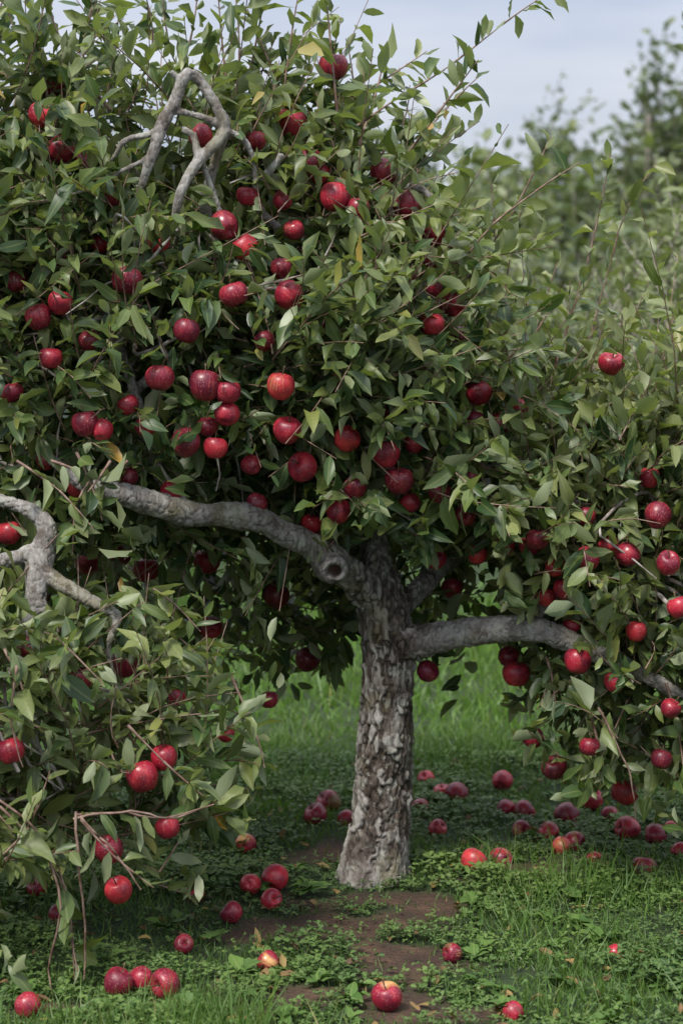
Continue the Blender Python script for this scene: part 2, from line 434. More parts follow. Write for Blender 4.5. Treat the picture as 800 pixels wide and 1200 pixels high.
def build_foliage(prefix, shoots, parent, lmat, tmat, cull=True, wr=(.15, .25)):
    PT = []; RD = []; PO = []; D = []; Nn = []; LS = []; TN = []
    for s in shoots:
        pts, rad, pos, d, n, Ls, _, tn = s
        PT.append(pts); RD.append(rad); PO.append(pos); D.append(d); Nn.append(n); LS.append(Ls); TN.append(tn)
    pts = np.concatenate(PT); rad = np.concatenate(RD)
    pos = np.concatenate(PO); d = np.concatenate(D); n = np.concatenate(Nn); Ls = np.concatenate(LS); tn = np.concatenate(TN)
    if cull:
        mid = pos+d*Ls[:, None]*.5
        k = keep_mask(mid) & apple_clear(mid) & apple_clear(pos+d*Ls[:, None]*.9)
        pos, d, n, Ls, tn = pos[k], d[k], n[k], Ls[k], tn[k]
        kt = keep_mask(pts[:, 2], 1.0) & keep_mask(pts[:, 4], 1.0) & keep_mask(pts[:, 0], 1.0); pts = pts[kt]; rad = rad[kt]
    m = len(pos)
    W = Ls*rng.uniform(*wr, m)
    fold = np.abs(rng.normal(.5, .4, m)); curl = rng.normal(.18, .28, m)
    rnd = np.clip(rng.beta(1.4, 2.0, m)*.98, 0, .975); rnd[rng.random(m) < .004] = 1
    tn = np.clip(tn+rng.normal(0, .22, m), 0, .9)
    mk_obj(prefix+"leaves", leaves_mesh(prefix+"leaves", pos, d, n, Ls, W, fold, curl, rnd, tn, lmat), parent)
    mk_obj(prefix+"twigs", tubes_mesh(prefix+"twigs", pts, rad, 5, tmat), parent)
    print(prefix, "leaves", m)

def ell_shoots(c, r, n, tone, lsize=.066, Lr=(.10, .36), spacing=.020):
    c = np.array(c); r = np.array(r)
    o = norm(rng.normal(size=(n, 3)))
    rho = .48+.42*rng.random(n)**.6
    rho = rho*(1+.26*pn(o*2+c*3, 1.3))
    b = c+o*r*rho[:, None]
    kk = (pn(b, 4.5) > -.38) & ((o[:, 1] < .4) | (rng.random(n) < .55))
    b = b[kk]; o = o[kk]; rho = rho[kk]; n = len(b)
    a = norm(o*.75+np.array([0, 0, .45])+rng.normal(size=(n, 3))*.55)
    g = rng.normal(size=(n, 3))*.25; g[:, 2] += rng.choice([-.4, .1, .3], n)
    L = rng.uniform(*Lr, n)
    # tone goes paler and yellower outward and upward in each volume
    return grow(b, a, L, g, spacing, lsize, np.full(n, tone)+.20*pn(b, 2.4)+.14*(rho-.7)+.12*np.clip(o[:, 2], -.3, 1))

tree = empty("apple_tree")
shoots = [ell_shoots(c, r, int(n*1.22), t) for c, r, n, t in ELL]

def line_shoot(pxs, y0, y1, spacing=.022, lsize=.066, tone=.15, r0=.0045):
    pts = np.array([P(a, b, y0+(y1-y0)*i/(len(pxs)-1)) for i, (a, b) in enumerate(pxs)])
    q, _ = resample(pts, np.ones(len(pts)), .01)
    out = []
    segs = max(1, len(pxs)-1); idx = np.linspace(0, len(q)-1, segs+1).astype(int)
    for i in range(segs):
        p0 = q[idx[i]]; p1 = q[(idx[i]+idx[i+1])//2]; p2 = q[idx[i+1]]
        Lg = np.linalg.norm(p2-p0)
        gg = (p2-2*p1+p0)*2; aa = (p2-p0-gg)
        rr = r0*(1-.55*i/segs)
        out.append(grow(p0[None], (aa/Lg)[None], np.array([Lg]), (gg/Lg)[None], spacing, lsize, np.array([tone]), rr))
    return out
LS = [
 ([(415,150),(470,112),(520,82),(600,20),(645,-10)], -.1, -.15, .1),
 ([(395,130),(388,60),(380,-30)], -.1, -.1, .1), ([(300,200),(265,90),(255,-30)], -.1, -.1, .1), ([(330,130),(340,50),(352,-20)], 0, 0, .1),
 ([(130,130),(75,55),(50,-20)], -.1, -.1, .1), ([(150,130),(180,50),(165,-20)], 0, 0, .1), ([(90,150),(30,70),(5,-10)], -.1, -.1, .1), ([(200,120),(225,40),(232,-20)], .1, .1, .1),
 ([(280,130),(300,50),(312,-20)], .1, .1, .1), ([(420,170),(440,110),(452,60)], -.1, 0, .15), ([(20,160),(-10,60),(20,-20)], 0, 0, .1), ([(60,160),(95,80),(110,-20)], .1, .1, .1),
 ([(170,150),(130,60),(90,0)], .15, .1, .1), ([(360,180),(410,120),(425,70)], .1, .1, .1), ([(240,140),(200,60),(190,-20)], .15, .1, .1), ([(460,200),(520,130),(560,90)], .1, .1, .2),
 ([(340,130),(310,60),(290,10)], .1, .1, .1), ([(470,190),(500,150),(560,70)], -.1, -.2, .15), ([(375,140),(440,100),(500,60)], .1, .1, .1),
 ([(20,200),(40,100),(35,-20)], .2, .2, .15), ([(100,200),(130,110),(140,0)], .2, .2, .1), ([(300,160),(370,110),(400,20)], .1, .1, .1), ([(250,160),(280,80),(275,-10)], .2, .2, .1),
 ([(370,190),(380,130),(372,70)], .12, .12, .1), ([(400,180),(415,110),(405,45)], .15, .15, .1), ([(350,180),(352,110),(362,50)], .1, .1, .1), ([(430,200),(470,150),(480,100)], .1, .1, .15), ([(320,170),(300,110),(325,40)], .15, .15, .1),
 ([(410,190),(398,140),(408,95)], -.05, -.05, .1), ([(400,160),(370,110),(355,90)], .05, .05, .1),
 ([(540,310),(575,265),(640,215),(680,190)], -.1, -.1, .35), ([(620,560),(650,430),(690,300),(715,180)], .1, .1, .5), ([(660,560),(690,400),(740,230),(770,190)], .2, .2, .5),
 ([(600,480),(590,350),(612,240)], .1, .1, .4), ([(545,330),(600,250),(645,160)], 0, 0, .4), ([(700,600),(700,500),(716,445)], 0, -.05, .4), ([(740,600),(760,480),(790,370)], .1, .1, .45),
 ([(640,600),(665,500),(640,380)], .1, 0, .4), ([(780,560),(800,450),(830,330)], .2, .1, .45), ([(560,440),(620,400),(660,330)], 0, 0, .4), ([(590,520),(640,470),(700,380)], .1, .1, .45),
 ([(680,560),(720,470),(730,330)], .3, .3, .5), ([(570,400),(580,300),(575,210)], .1, .1, .4), ([(560,540),(600,560),(680,520)], -.2, -.3, .3),
 ([(610,520),(620,420),(655,300)], .3, .3, .5), ([(750,560),(720,450),(760,330)], .4, .4, .5), ([(640,540),(610,430),(625,330)], .4, .4, .5),
 ([(0,945),(40,985),(75,1040),(85,1110),(88,1150)], -.92, -.95, .12), ([(90,955),(150,952),(200,960),(262,935)], -.92, -.9, .12), ([(95,960),(130,1000),(180,1040)], -.92, -.95, .12),
 ([(-20,1020),(30,975),(60,900)], -.92, -.95, .12), ([(150,850),(200,900),(270,960),(290,985)], -.85, -.85, .12), ([(130,740),(200,740),(260,800)], -.6, -.65, .12), ([(120,700),(180,690),(235,740)], -.6, -.7, .15),
 ([(10,700),(60,740),(120,800)], -.9, -.95, .15), ([(600,740),(690,830),(760,960)], -.2, -.35, .1), ([(690,830),(720,950),(740,1030)], -.3, -.4, .1), ([(640,770),(650,840),(600,890)], -.2, -.3, .05),
 ([(270,790),(300,860),(310,900)], -.6, -.65, .1), ([(780,800),(800,900),(770,1000)], -.3, -.4, .1), ([(20,540),(70,575),(110,620)], -.62, -.66, .2), ([(130,540),(100,580),(60,600)], -.62, -.66, .2),
 ([(110,560),(90,590),(85,650)], -.6, -.66, .2), ([(60,540),(110,560),(150,600)], -.6, -.62, .1), ([(90,530),(110,575),(120,610)], -.6, -.62, .1), ([(150,540),(120,570),(100,590)], -.58, -.6, .1),
]
for pxs, y0, y1, tn in LS:
    right = pxs[0][0] > 530
    shoots += line_shoot(pxs, y0, y1, tone=tn, spacing=.021 if not right else .025, lsize=.064 if not right else .057)
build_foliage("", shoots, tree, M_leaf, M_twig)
mk_obj("apples", apples_mesh("apples", tree_apples), tree)

# fine branching that threads through the crown
fb = []; fr = []
sk = [(-.45, .0, 1.15), (-.25, .05, 1.5), (-.8, -.2, 1.1), (-.1, .1, 1.2), (-.55, -.1, 1.6), (-1.0, -.2, 1.4), (.3, .05, .85), (.7, -.05, .85)]
for i in range(130):
    c_, r_, _, _ = ELL[rng.choice([0, 1, 2, 3, 4, 5, 8, 9, 12, 13], p=[.22, .12, .12, .08, .1, .1, .06, .1, .05, .05])]
    o = norm(rng.normal(size=3)+np.array([0, -.8, .1])); e = np.array(c_)+o*np.array(r_)*rng.uniform(.8, 1.0)
    s0 = np.array(sk[np.argmin([np.linalg.norm(np.array(q)-c_) for q in sk])]) if c_[1] > -.5 else np.array([-1.1, -.45, .75])
    m1 = s0*.6+e*.4+rng.normal(size=3)*.09; m2 = s0*.25+e*.75+rng.normal(size=3)*.08
    q, rr = resample([s0, m1, m2, e], [.007, .0055, .004, .0018], .03)
    ix = np.linspace(0, len(q)-1, 14).astype(int); fb.append(q[ix]); fr.append(rr[ix])
fb = np.array(fb); fr = np.array(fr)
fb += .010*np.stack([pn(fb, 9), pn(fb+4, 9), pn(fb+8, 9)], -1)
kf = np.array([keep_mask(b_, 1.0).all() for b_ in fb]); fb = fb[kf]; fr = fr[kf]
mk_obj("fine_branches", tubes_mesh("fine_branches", fb, fr, 7, M_greytwig), tree)
BT = [[(-20,925),(30,962),(62,1005),(80,1060),(88,1140)], [(55,1000),(70,1060),(55,1140),(60,1160)], [(-20,1035),(20,990),(55,925)], [(88,950),(92,1020),(100,1110),(95,1150)], [(85,958),(140,950),(195,958),(250,945)],
      [(95,955),(125,985),(150,1020),(165,1045)], [(20,780),(12,840),(30,900)], [(5,760),(25,800),(35,850)], [(700,830),(735,900),(745,960)]]
bb_ = []; br_ = []
for l in BT:
    y_ = -.97 if l[0][0] < 400 else -.45
    q, rr = resample([P(a, b, y_+rng.normal()*.02) for a, b in l], np.linspace(.0034, .0015, len(l)), .02)
    ix = np.linspace(0, len(q)-1, 14).astype(int); q = q[ix]; q = q+.006*np.stack([pn(q, 14), pn(q+4, 14), pn(q+8, 14)], -1); bb_.append(q); br_.append(rr[ix])
mk_obj("bare_twigs", tubes_mesh("bare_twigs", np.array(bb_), np.array(br_), 7, M_twig), tree)

# ------------------------------------------------------------------ trunk and limbs
def PP(l): return [P(a, b, y) for a, b, y, r in l], [r for a, b, y, r in l]
LIMBS = [
 [(437,1052,0,.098),(438,1035,0,.107),(440,1014,0,.097),(446,965,0,.082),(451,880,0,.076),(454,800,0,.072),(453,745,0,.074),(447,700,.0,.067),(440,660,.02,.048),(437,620,.06,.035),(436,560,.12,.031),(430,450,.16,.028),(400,300,.1,.022),(365,190,.05,.014)],
 [(452,720,0,.055),(425,690,-.04,.048),(405,672,-.08,.044),(385,657,-.12,.044),(345,630,-.2,.035),(290,608,-.28,.034),(230,604,-.36,.031),(180,590,-.40,.030),(140,578,-.44,.027),(105,570,-.46,.021),(70,545,-.42,.013),(30,530,-.3,.008)],
 [(-70,560,-.5,.017),(-10,583,-.55,.017),(28,596,-.58,.018),(56,618,-.6,.022),(50,645,-.6,.029),(45,670,-.62,.031),(44,705,-.64,.026),(30,760,-.66,.016),(15,840,-.68,.011)],
 [(445,765,0,.055),(485,753,-.03,.041),(540,744,-.08,.038),(600,738,-.12,.037),(640,742,-.16,.032),(690,762,-.2,.026),(760,795,-.25,.019),(840,840,-.3,.013)],
 [(450,725,.03,.04),(482,697,.08,.033),(508,672,.14,.031),(560,640,.32,.02),(640,590,.4,.014)],
 [(384,660,-.12,.044),(388,665,-.165,.043),(392,669,-.192,.036)],
 [(50,640,-.6,.019),(20,652,-.62,.018),(-40,665,-.65,.017)],
 [(52,668,-.62,.019),(70,684,-.64,.017),(88,694,-.65,.016),(104,703,-.66,.015),(134,722,-.68,.014),(130,745,-.68,.010),(127,770,-.68,.008),(150,850,-.7,.006)],
 [(430,450,.16,.024),(340,400,.05,.022),(270,320,-.1,.017),(240,250,-.22,.014),(248,200,-.30,.014),(264,152,-.33,.017),(256,128,-.34,.013),(238,98,-.34,.013),(224,84,-.35,.013)],
 [(264,152,-.33,.017),(254,166,-.35,.015),(232,190,-.36,.014),(212,226,-.38,.012),(205,255,-.36,.009)],
 [(224,84,-.35,.013),(215,92,-.36,.016),(206,118,-.36,.015),(190,148,-.37,.016),(178,185,-.38,.015),(160,235,-.36,.009)],
 [(264,150,-.33,.011),(240,138,-.35,.010),(226,134,-.35,.009),(206,130,-.36,.009)],
 [(232,188,-.36,.009),(228,160,-.35,.009),(214,150,-.35,.008)],
 [(226,155,-.35,.008),(240,200,-.34,.008),(262,262,-.3,.007)],
 [(195,150,-.36,.009),(170,158,-.36,.009),(145,165,-.36,.008),(128,188,-.34,.006),(60,240,-.3,.005)],
 [(180,180,-.38,.007),(120,215,-.38,.006),(60,235,-.38,.005),(20,240,-.38,.004)],
 [(340,400,.05,.02),(230,420,-.1,.016),(150,470,-.25,.014),(130,560,-.3,.012)],
 [(230,604,-.36,.02),(190,560,-.3,.016),(160,470,-.25,.014),(120,350,-.2,.011),(60,200,-.1,.008)],
 [(436,560,.12,.024),(500,470,.1,.018),(520,360,.05,.014),(450,250,0,.010)],
 [(600,738,-.12,.022),(660,690,-.1,.018),(720,600,0,.014),(740,480,.1,.009)],
 [(380,300,.0,.014),(300,240,-.2,.012),(330,180,-.25,.009)],
 [(270,320,-.1,.012),(180,330,-.25,.010),(90,300,-.3,.008),(20,250,-.3,.005)],
 [(400,300,.1,.014),(470,220,-.1,.010),(520,240,-.2,.007)],
 [(264,152,-.33,.010),(290,170,-.32,.009),(300,215,-.3,.007)], [(212,95,-.36,.008),(200,84,-.37,.007)], [(44,700,-.64,.018),(70,760,-.64,.010),(60,820,-.66,.008)],
]
arrs = []
for li, l in enumerate(LIMBS):
    p, r = PP(l); p, r = resample(p, r, .012)
    if li > 0 and li != 5:
        w = np.minimum(1, np.arange(len(p))/8)[:, None]
        am = .006 if li < 8 else .0035
        p = p+w*am*np.stack([pn(p+li, 9), pn(p+li*3+5, 9), pn(p+li*7+9, 9)], 1)
        r = r*(1+.10*pn(p+3, 14)+.06*pn(p, 30))
    arrs.append(tube_arrays(p, r, 20))
for an, ln in ((.3, .03), (1.7, .03), (2.9, .035), (4.3, .03), (5.4, .025)):
    b0 = np.array([0, 0, 0]); dv = np.array([math.cos(an), math.sin(an), 0])
    p, r = resample([b0+dv*.03+[0, 0, .09], b0+dv*.06+[0, 0, .035], b0+dv*(.065+ln)+[0, 0, -.03]], [.045, .042, .02], .01)
    arrs.append(tube_arrays(p, r, 14))
co, f, sz = join_arrays(arrs)
tmp = mk_obj("tmp_wood", mk_mesh("tmp_wood", co, f, sz))
md = tmp.modifiers.new("r", 'REMESH'); md.mode = 'VOXEL'; md.voxel_size = .0036; md.use_smooth_shade = True
ms = tmp.modifiers.new("s", 'SMOOTH'); ms.iterations = 3; ms.factor = .5
dg = bpy.context.evaluated_depsgraph_get()
wood = bpy.data.meshes.new_from_object(tmp.evaluated_get(dg))
bpy.data.objects.remove(tmp)
n = len(wood.vertices); v = np.empty(n*3, np.float32); wood.vertices.foreach_get("co", v); v = v.reshape(-1, 3).astype(float)
nr = np.empty(n*3, np.float32); wood.vertices.foreach_get("normal", nr); nr = nr.reshape(-1, 3)
print("wood verts", n)
axd = np.hypot(v[:, 0]-np.interp(v[:, 2], [0, .3, .8], [.0, .025, .0]), v[:, 1])
rough = (1-sstep(.11, .2, axd))*(1-sstep(.82, 1.05, v[:, 2])); rough = np.maximum(rough, (1-sstep(.2, .35, axd))*(1-sstep(.1, .3, v[:, 2])))
rough *= .30+.70*sstep(-.02, .11, v[:, 2])
thin = sstep(1.35, 1.6, v[:, 2])
crack = np.zeros(n); disp = np.zeros(n); cellv = np.zeros(n)
KN = P(392, 669, -.198)
for i in range(n):
    x, y, z = v[i]; R = rough[i]
    if R > .02:
        w1 = noise.noise((x*12, y*12, z*7))*1.5+noise.noise((x*48, y*48, z*30))*.8
        w2 = noise.noise((x*12+9, y*12, z*7))*1.5+noise.noise((x*48+9, y*48, z*30))*.8
        ds, pt = noise.voronoi((x*40+w1, y*40+w2, z*10+w1*.6+w2*.4))
        e = ds[1]-ds[0]
        c = (1-min(1, e/.24))*min(1, max(.15, .9+1.6*noise.noise((x*20, y*20, z*12+4))))
        ch = noise.cell(pt[0]*5.31+Vector((.3, .7, .1)))
        ch2 = noise.noise((x*70+ch*9, y*70, z*22))
        fl = noise.noise((x*90+5, y*90, z*60))
    else: c = 0; ch = 0; ch2 = 0; fl = 0
    f2 = noise.fractal((x*60, y*60, z*30), .7, 2.1, 4)
    l2 = noise.noise((x*10, y*10, z*7))
    rg = abs(noise.noise((x*40+5, y*40, z*40)))
    sm = 1-.55*thin[i]
    disp[i] = R*(-.0080*c+.0038*ch+.0030*ch2+.0015*fl+.0035*f2+.006*l2)+(1-R)*sm*(.0024*f2+.004*l2-.004*max(0, .12-rg)/.12)
    crack[i] = c*R+(1-R)*.5*max(0, .06-rg)/.06
    cellv[i] = .5+.5*ch*R
kd = (v-KN)
dk = np.hypot(kd[:, 0], kd[:, 2]*1.15)+np.where(np.abs(kd[:, 1]) > .04, 1.0, 0)
hole = 1-sstep(.012, .021, dk+.004*pn(v, 60))
v = v+nr*disp[:, None]
v += np.array([0, 1, 0.])[None]*(hole*.030)[:, None]
v += np.array([0, -1, 0.])[None]*(.010*np.exp(-((dk-.028)/.008)**2)*(1+.6*pn(v, 40)))[:, None]
wood.vertices.foreach_set("co", v.astype(np.float32).ravel())
at = wood.attributes.new("bk", 'FLOAT_COLOR', 'POINT')
at.data.foreach_set("color", np.stack([crack, rough, hole*.9, cellv], 1).astype(np.float32).ravel())
wood.materials.clear(); wood.materials.append(M_bark); wood.update()
wood.polygons.foreach_set("use_smooth", np.ones(len(wood.polygons), bool))
wood.name = "trunk_and_limbs"
mk_obj("trunk_and_limbs", wood, tree)

# ------------------------------------------------------------------ ground
DIRT = [(375,1080,.36,.13),(470,1125,.22,.20),(380,1165,.30,.12),(620,1022,.17,.13),(490,1068,.17,.13),(420,1050,.26,.11),(500,1185,.18,.08),(395,1000,.13,.17),(290,1090,.20,.09),(710,1008,.12,.07),(120,1175,.2,.08)]
DC = [(G(a, b)[:2], w, h) for a, b, w, h in DIRT]
def dirt(x, y):
    p = np.stack([x, y, np.zeros_like(x)], -1)
    s = np.zeros_like(x)
    for c, w, h in DC:
        s = np.maximum(s, np.exp(-(((x-c[0])/w)**2+((y-c[1])/h)**2)))
    return np.clip(sstep(.33, .8, s+.24*pn(p, 7)+.20*pn(p, 19)), 0, 1)
def height(x, y):
    p = np.stack([x, y, np.zeros_like(x)], -1)
    return .010*pn(p, 1.4)*np.exp(-(x**2+y**2)/30)-.006+.004*pn(p, 11)*np.exp(-(x**2+y**2)/9)
gx = np.concatenate([[-400, -150, -60, -25, -12, -6], np.arange(-3, 3.01, .035), [6, 12, 25, 60, 150, 400]])
gy = np.concatenate([[-60, -20, -8, -4], np.arange(-2, 3.5, .035), [5, 8, 14, 25, 50, 110, 250, 600]])
X, Y = np.meshgrid(gx, gy); Z = height(X, Y); Dm = dirt(X, Y)
nx, ny = len(gx), len(gy)
ii, jj = np.meshgrid(np.arange(nx-1), np.arange(ny-1)); a = (jj*nx+ii).ravel()
fq = np.stack([a, a+1, a+1+nx, a+nx], 1).ravel()
mg = NT("ground_soil_and_turf")
at = mg.n("ShaderNodeAttribute", attribute_name="gd"); geo = mg.n("ShaderNodeNewGeometry")
g1 = mg.noise(geo.outputs["Position"], 9, 9); g2 = mg.noise(geo.outputs["Position"], 90, 6)
soil = mg.ramp(g1, [(.3, (.055, .030, .020)), (.55, (.12, .062, .038)), (.75, (.21, .12, .072))])
turf = mg.ramp(g1, [(.3, (.022, .042, .012)), (.55, (.038, .08, .018)), (.75, (.06, .12, .026))])
cc = mg.mix(at.outputs["Color"], turf, soil)
cc = mg.mix(mg.math('MULTIPLY', g2, .6), cc, (.02, .016, .01))
bb = mg.n("ShaderNodeBump"); bb.inputs["Strength"].default_value = 1.0; bb.inputs["Distance"].default_value = .025
mg.l(mg.math('ADD', g1, g2), bb.inputs["Height"])
pb = mg.n("ShaderNodeBsdfPrincipled"); pb.inputs["Roughness"].default_value = .95; mg.l(cc, pb.inputs["Base Color"]); mg.l(bb.outputs[0], pb.inputs["Normal"]); mg.l(pb.outputs[0], mg.out.inputs[0])
gd = np.stack([Dm.ravel()]*3+[np.ones(X.size)], 1)
mk_obj("ground", mk_mesh("ground", np.stack([X.ravel(), Y.ravel(), Z.ravel()], 1), fq, np.full(len(a), 4), {"gd": gd}, True, [mg.m]))

# fallen apples
FA = [(289,983,26,.9),(370,952,30,.1),(385,937,30,.1),(406,952,22,0),(322,1026,34,.1),(293,1030,28,.3),(272,1062,30,.2),(317,1045,28,.3),(229,1037,24,.5),(315,1117,28,.9),
(194,1148,40,.2),(165,1140,34,.1),(138,1147,38,.3),(32,1168,34,.3),(454,1162,38,.9),(530,1107,26,.6),(601,1174,26,.8),(721,1105,22,.5),(554,1006,34,.3),(587,1000,30,.6),(512,966,24,.5),
(493,937,22,.1),(536,925,30,.1),(519,922,24,.1),(588,911,26,.2),(610,966,24,.7),(643,971,26,.5),(664,952,34,.4),(672,982,28,.7),(693,932,28,.2),(697,1001,24,.7),(735,970,32,.6),(768,976,30,.3),(787,966,24,.3),
(592,943,24,.2),(614,945,28,.1),(657,988,26,.7),(45,1033,26,.2),(60,990,26,.2),(215,1095,22,.5),(500,905,22,.2),(70,1060,26,.4),(797,992,26,.3),(715,946,22,.5)]
fall_xy = []
for i, (px, py, dm, ya) in enumerate(FA):
    c = G(px, py, .034); R = np.clip(.5*dm*(c[1]+5.4)/F*1.02, .026, .041)
    me = apples_mesh("apple", [((0, 0, 0), R, rng.uniform(.35, 1), ya*1.15, rotm(rng.uniform(.3, 2.6), rng.uniform(0, 6.28), rng.uniform(0, 6.28)))], bruise=rng.random() < .4)
    zmin = min(q.co.z for q in me.vertices[:432]); me_o = mk_obj("apple", me)
    me_o.location = (c[0], c[1], -zmin-.006-rng.uniform(0, .012))
    fall_xy.append((c[0], c[1]))
fall_xy = np.array(fall_xy)
def near_apple(x, y):
    m = np.full(len(x), 9.)
    for q in fall_xy: m = np.minimum(m, np.hypot(x-q[0], (y-q[1]+.03)*.8))
    return m

def blades(xr, yr, n, h, w, tone, dens_floor=.08, clump=5):
    x = rng.uniform(*xr, n); y = rng.uniform(*yr, n)
    p = np.stack([x, y, 0*x], 1)
    k = rng.random(n) < np.clip(1-dirt(x, y), dens_floor, 1)*np.clip(.75+.5*pn(p, clump), .15, 1)
    k &= np.hypot(x+.0, y) > .10
    x, y, p = x[k], y[k], p[k]; m = len(x)
    na = near_apple(x, y); hs = np.where(na < .06, .7, 1.)
    H = h*np.clip(rng.lognormal(0, .42, m), .4, 2.6)*hs*(1+.45*pn(p, 3))
    d = rng.normal(size=(m, 3))*.42; d[:, 2] = 1
    nn = rng.normal(size=(m, 3)); nn[:, 2] = .3
    return np.stack([x, y, height(x, y)-.002], 1), d, nn, H, np.full(m, w)*rng.uniform(.6, 1.4, m), rng.uniform(.1, .7, m), np.clip(tone+.3*pn(p, 2)+rng.normal(0, .1, m), 0, .9)
def blade_mesh(name, parts, mat):
    pos, d, n, L, W, curl, tone = [np.concatenate([q[i] for q in parts]) for i in range(7)]
    N = len(pos); d = norm(d); n = norm(n-d*(n*d).sum(1)[:, None]); s = np.cross(d, n)
    tv = np.array([(-1, 0), (1, 0), (-.8, .5), (.8, .5), (0, 1)]); u = tv[:, 0][None]; vv = tv[:, 1][None]
    co = pos[:, None]+d[:, None]*(vv*L[:, None])[..., None]+s[:, None]*(u*W[:, None])[..., None]+n[:, None]*((curl*L)[:, None]*vv**2)[..., None]
    at = np.zeros((N, 5, 4)); at[..., 0] = u*.5+.5; at[..., 1] = vv; at[..., 2] = np.minimum(rng.random(N), .93)[:, None]; at[..., 3] = tone[:, None]
    r = rng.random(N) < .03; at[r, :, 2] = 1
    return mk_mesh(name, co.reshape(-1, 3), tile(N, 5, [0, 1, 3, 2, 2, 3, 4]), np.tile([4, 3], N), {"lf": at}, True, [mat])
parts = [blades((-1.4, 1.4), (-1.5, .6), 50000, .026, .0015, .04),  # blade tone carries shade under the tree and sunlit grass beyond it
         blades((-1.8, 2.0), (.6, 2.2), 34000, .036, .0024, .35),
         blades((-3.0, 3.2), (2.2, 6), 42000, .055, .004, .7),
         blades((-8, 9), (6, 20), 14000, .08, .012, .5),
         blades((-1.2, -.25), (-1.40, -1.05), 3500, .05, .0018, .1), blades((.3, 1.3), (-1.2, .2), 5000, .05, .0018, .1)]
mk_obj("grass", blade_mesh("grass", parts, M_grass))
n0 = 52000
x = rng.uniform(-1.4, 1.6, n0); y = rng.uniform(-1.5, 1.6, n0); p = np.stack([x, y, 0*x], 1)
k = (rng.random(n0) < np.clip(1.02-dirt(x, y), .06, 1)*np.clip(.55+1.1*pn(p+7, 4), .10, 1)) & (np.hypot(x, y) > .11)
x, y, p = x[k], y[k], p[k]; m = len(x)
hs = np.where(near_apple(x, y) < .055, .6, 1.)
hh = (rng.uniform(.008, .035, m)+.014*pn(p, 6))*hs
cen = np.stack([x, y, height(x, y)+np.maximum(hh, .004)], 1)
az = rng.uniform(0, 6.28, m)
pos = []; dd = []
for j in range(3):
    a = az+j*2.094+rng.normal(0, .15, m)
    dd.append(np.stack([np.cos(a), np.sin(a), rng.normal(.15, .3, m)], 1)); pos.append(cen)
pos = np.concatenate(pos); dd = np.concatenate(dd); M3 = len(pos)
Lc = np.tile(rng.uniform(.007, .016, m)*(1+.35*pn(p, 5)), 3)
nn = rng.normal(size=(M3, 3))*.35; nn[:, 2] = 1
mk_obj("clover_patch", simple_leaves("clover_patch", pos, dd, nn, Lc, Lc*.5, np.tile(np.clip(rng.random(m)*.7+.3*pn(p, 8), 0, 1), 3), np.clip(np.tile(.18+.5*pn(p, 3), 3), 0, .8), M_clover))
nw = 150; wx = rng.uniform(-1.1, 1.4, nw); wy = rng.uniform(-1.2, 1.0, nw); kk = (dirt(wx, wy) < .8) & (np.hypot(wx, wy) > .2); wx, wy = wx[kk], wy[kk]
pos = []; dd = []; LL = []
for a_, b_ in zip(wx, wy):
    q = rng.integers(5, 9); s_ = rng.uniform(.03, .06)
    for j in range(q):
        t_ = rng.uniform(0, 6.28); pos.append((a_, b_, .004)); dd.append((math.cos(t_), math.sin(t_), rng.uniform(.3, 1.0))); LL.append(s_*rng.uniform(.7, 1.2))
pos = np.array(pos); dd = np.array(dd); LL = np.array(LL); q = len(LL); nn = rng.normal(size=(q, 3))*.2; nn[:, 2] = 1
mk_obj("broadleaf_weeds", leaves_mesh("broadleaf_weeds", pos, dd, nn, LL, LL*.28, np.full(q, .3), np.full(q, .35), rng.random(q), rng.uniform(.1, .5, q), M_clover))
nf = 520; x = rng.uniform(-1.2, 1.4, nf); y = rng.uniform(-1.3, 1.5, nf)
dd = rng.normal(size=(nf, 3)); dd[:, 2] *= .15; nn = rng.normal(size=(nf, 3))*.3; nn[:, 2] = 1
M_dead = leaf_material("dead_leaf", [(0, (.10, .055, .03)), (.5, (.20, .11, .05)), (1, (.34, .24, .08))], (.2, .14, .08), rough=.7, transl=.1, pale=(.2, .14, .06))
mk_obj("fallen_leaves", leaves_mesh("fallen_leaves", np.stack([x, y, height(x, y)+.012], 1), dd, nn, rng.uniform(.02, .05, nf), rng.uniform(.006, .012, nf), rng.uniform(.2, .8, nf), rng.normal(0, .3, nf), rng.random(nf), np.zeros(nf), M_dead))

# ------------------------------------------------------------------ neighbouring and distant orchard trees
def orchard_tree(cx, cy, h, r, nsh, ls, tone, Lr=(.25, .6), sp=.05, conic=False):
    n = nsh; o = norm(rng.normal(size=(n, 3)))
    kk = (o[:, 1] < .35) | (rng.random(n) < .4); o = o[kk]; n = len(o)
    rho = .35+.6*rng.random(n)**.6
    zc = h*.5; rz = h*.38
    lump = 1+.34*pn(o*1.6+np.array([cx, cy, 0]), 1.5)
    b = o*rho[:, None]*lump[:, None]
    if conic:
        sc = np.clip(1.0-.9*np.clip((b[:, 2]+.5)/1.5, 0, 1), .06, 1); b[:, :2] *= sc[:, None]
    b = b*np.array([r, r, rz])+np.array([cx, cy, zc])
    a = norm(o*.5+np.array([0, 0, .8])+rng.normal(size=(n, 3))*.42)
    g = rng.normal(size=(n, 3))*.15; g[:, 2] += .1
    L = rng.uniform(*Lr, n)*(1+.6*(rng.random(n) < .12))
    return grow(b, a, L, g, sp, ls, np.full(n, tone)+.14*pn(b, 1.5), .005)
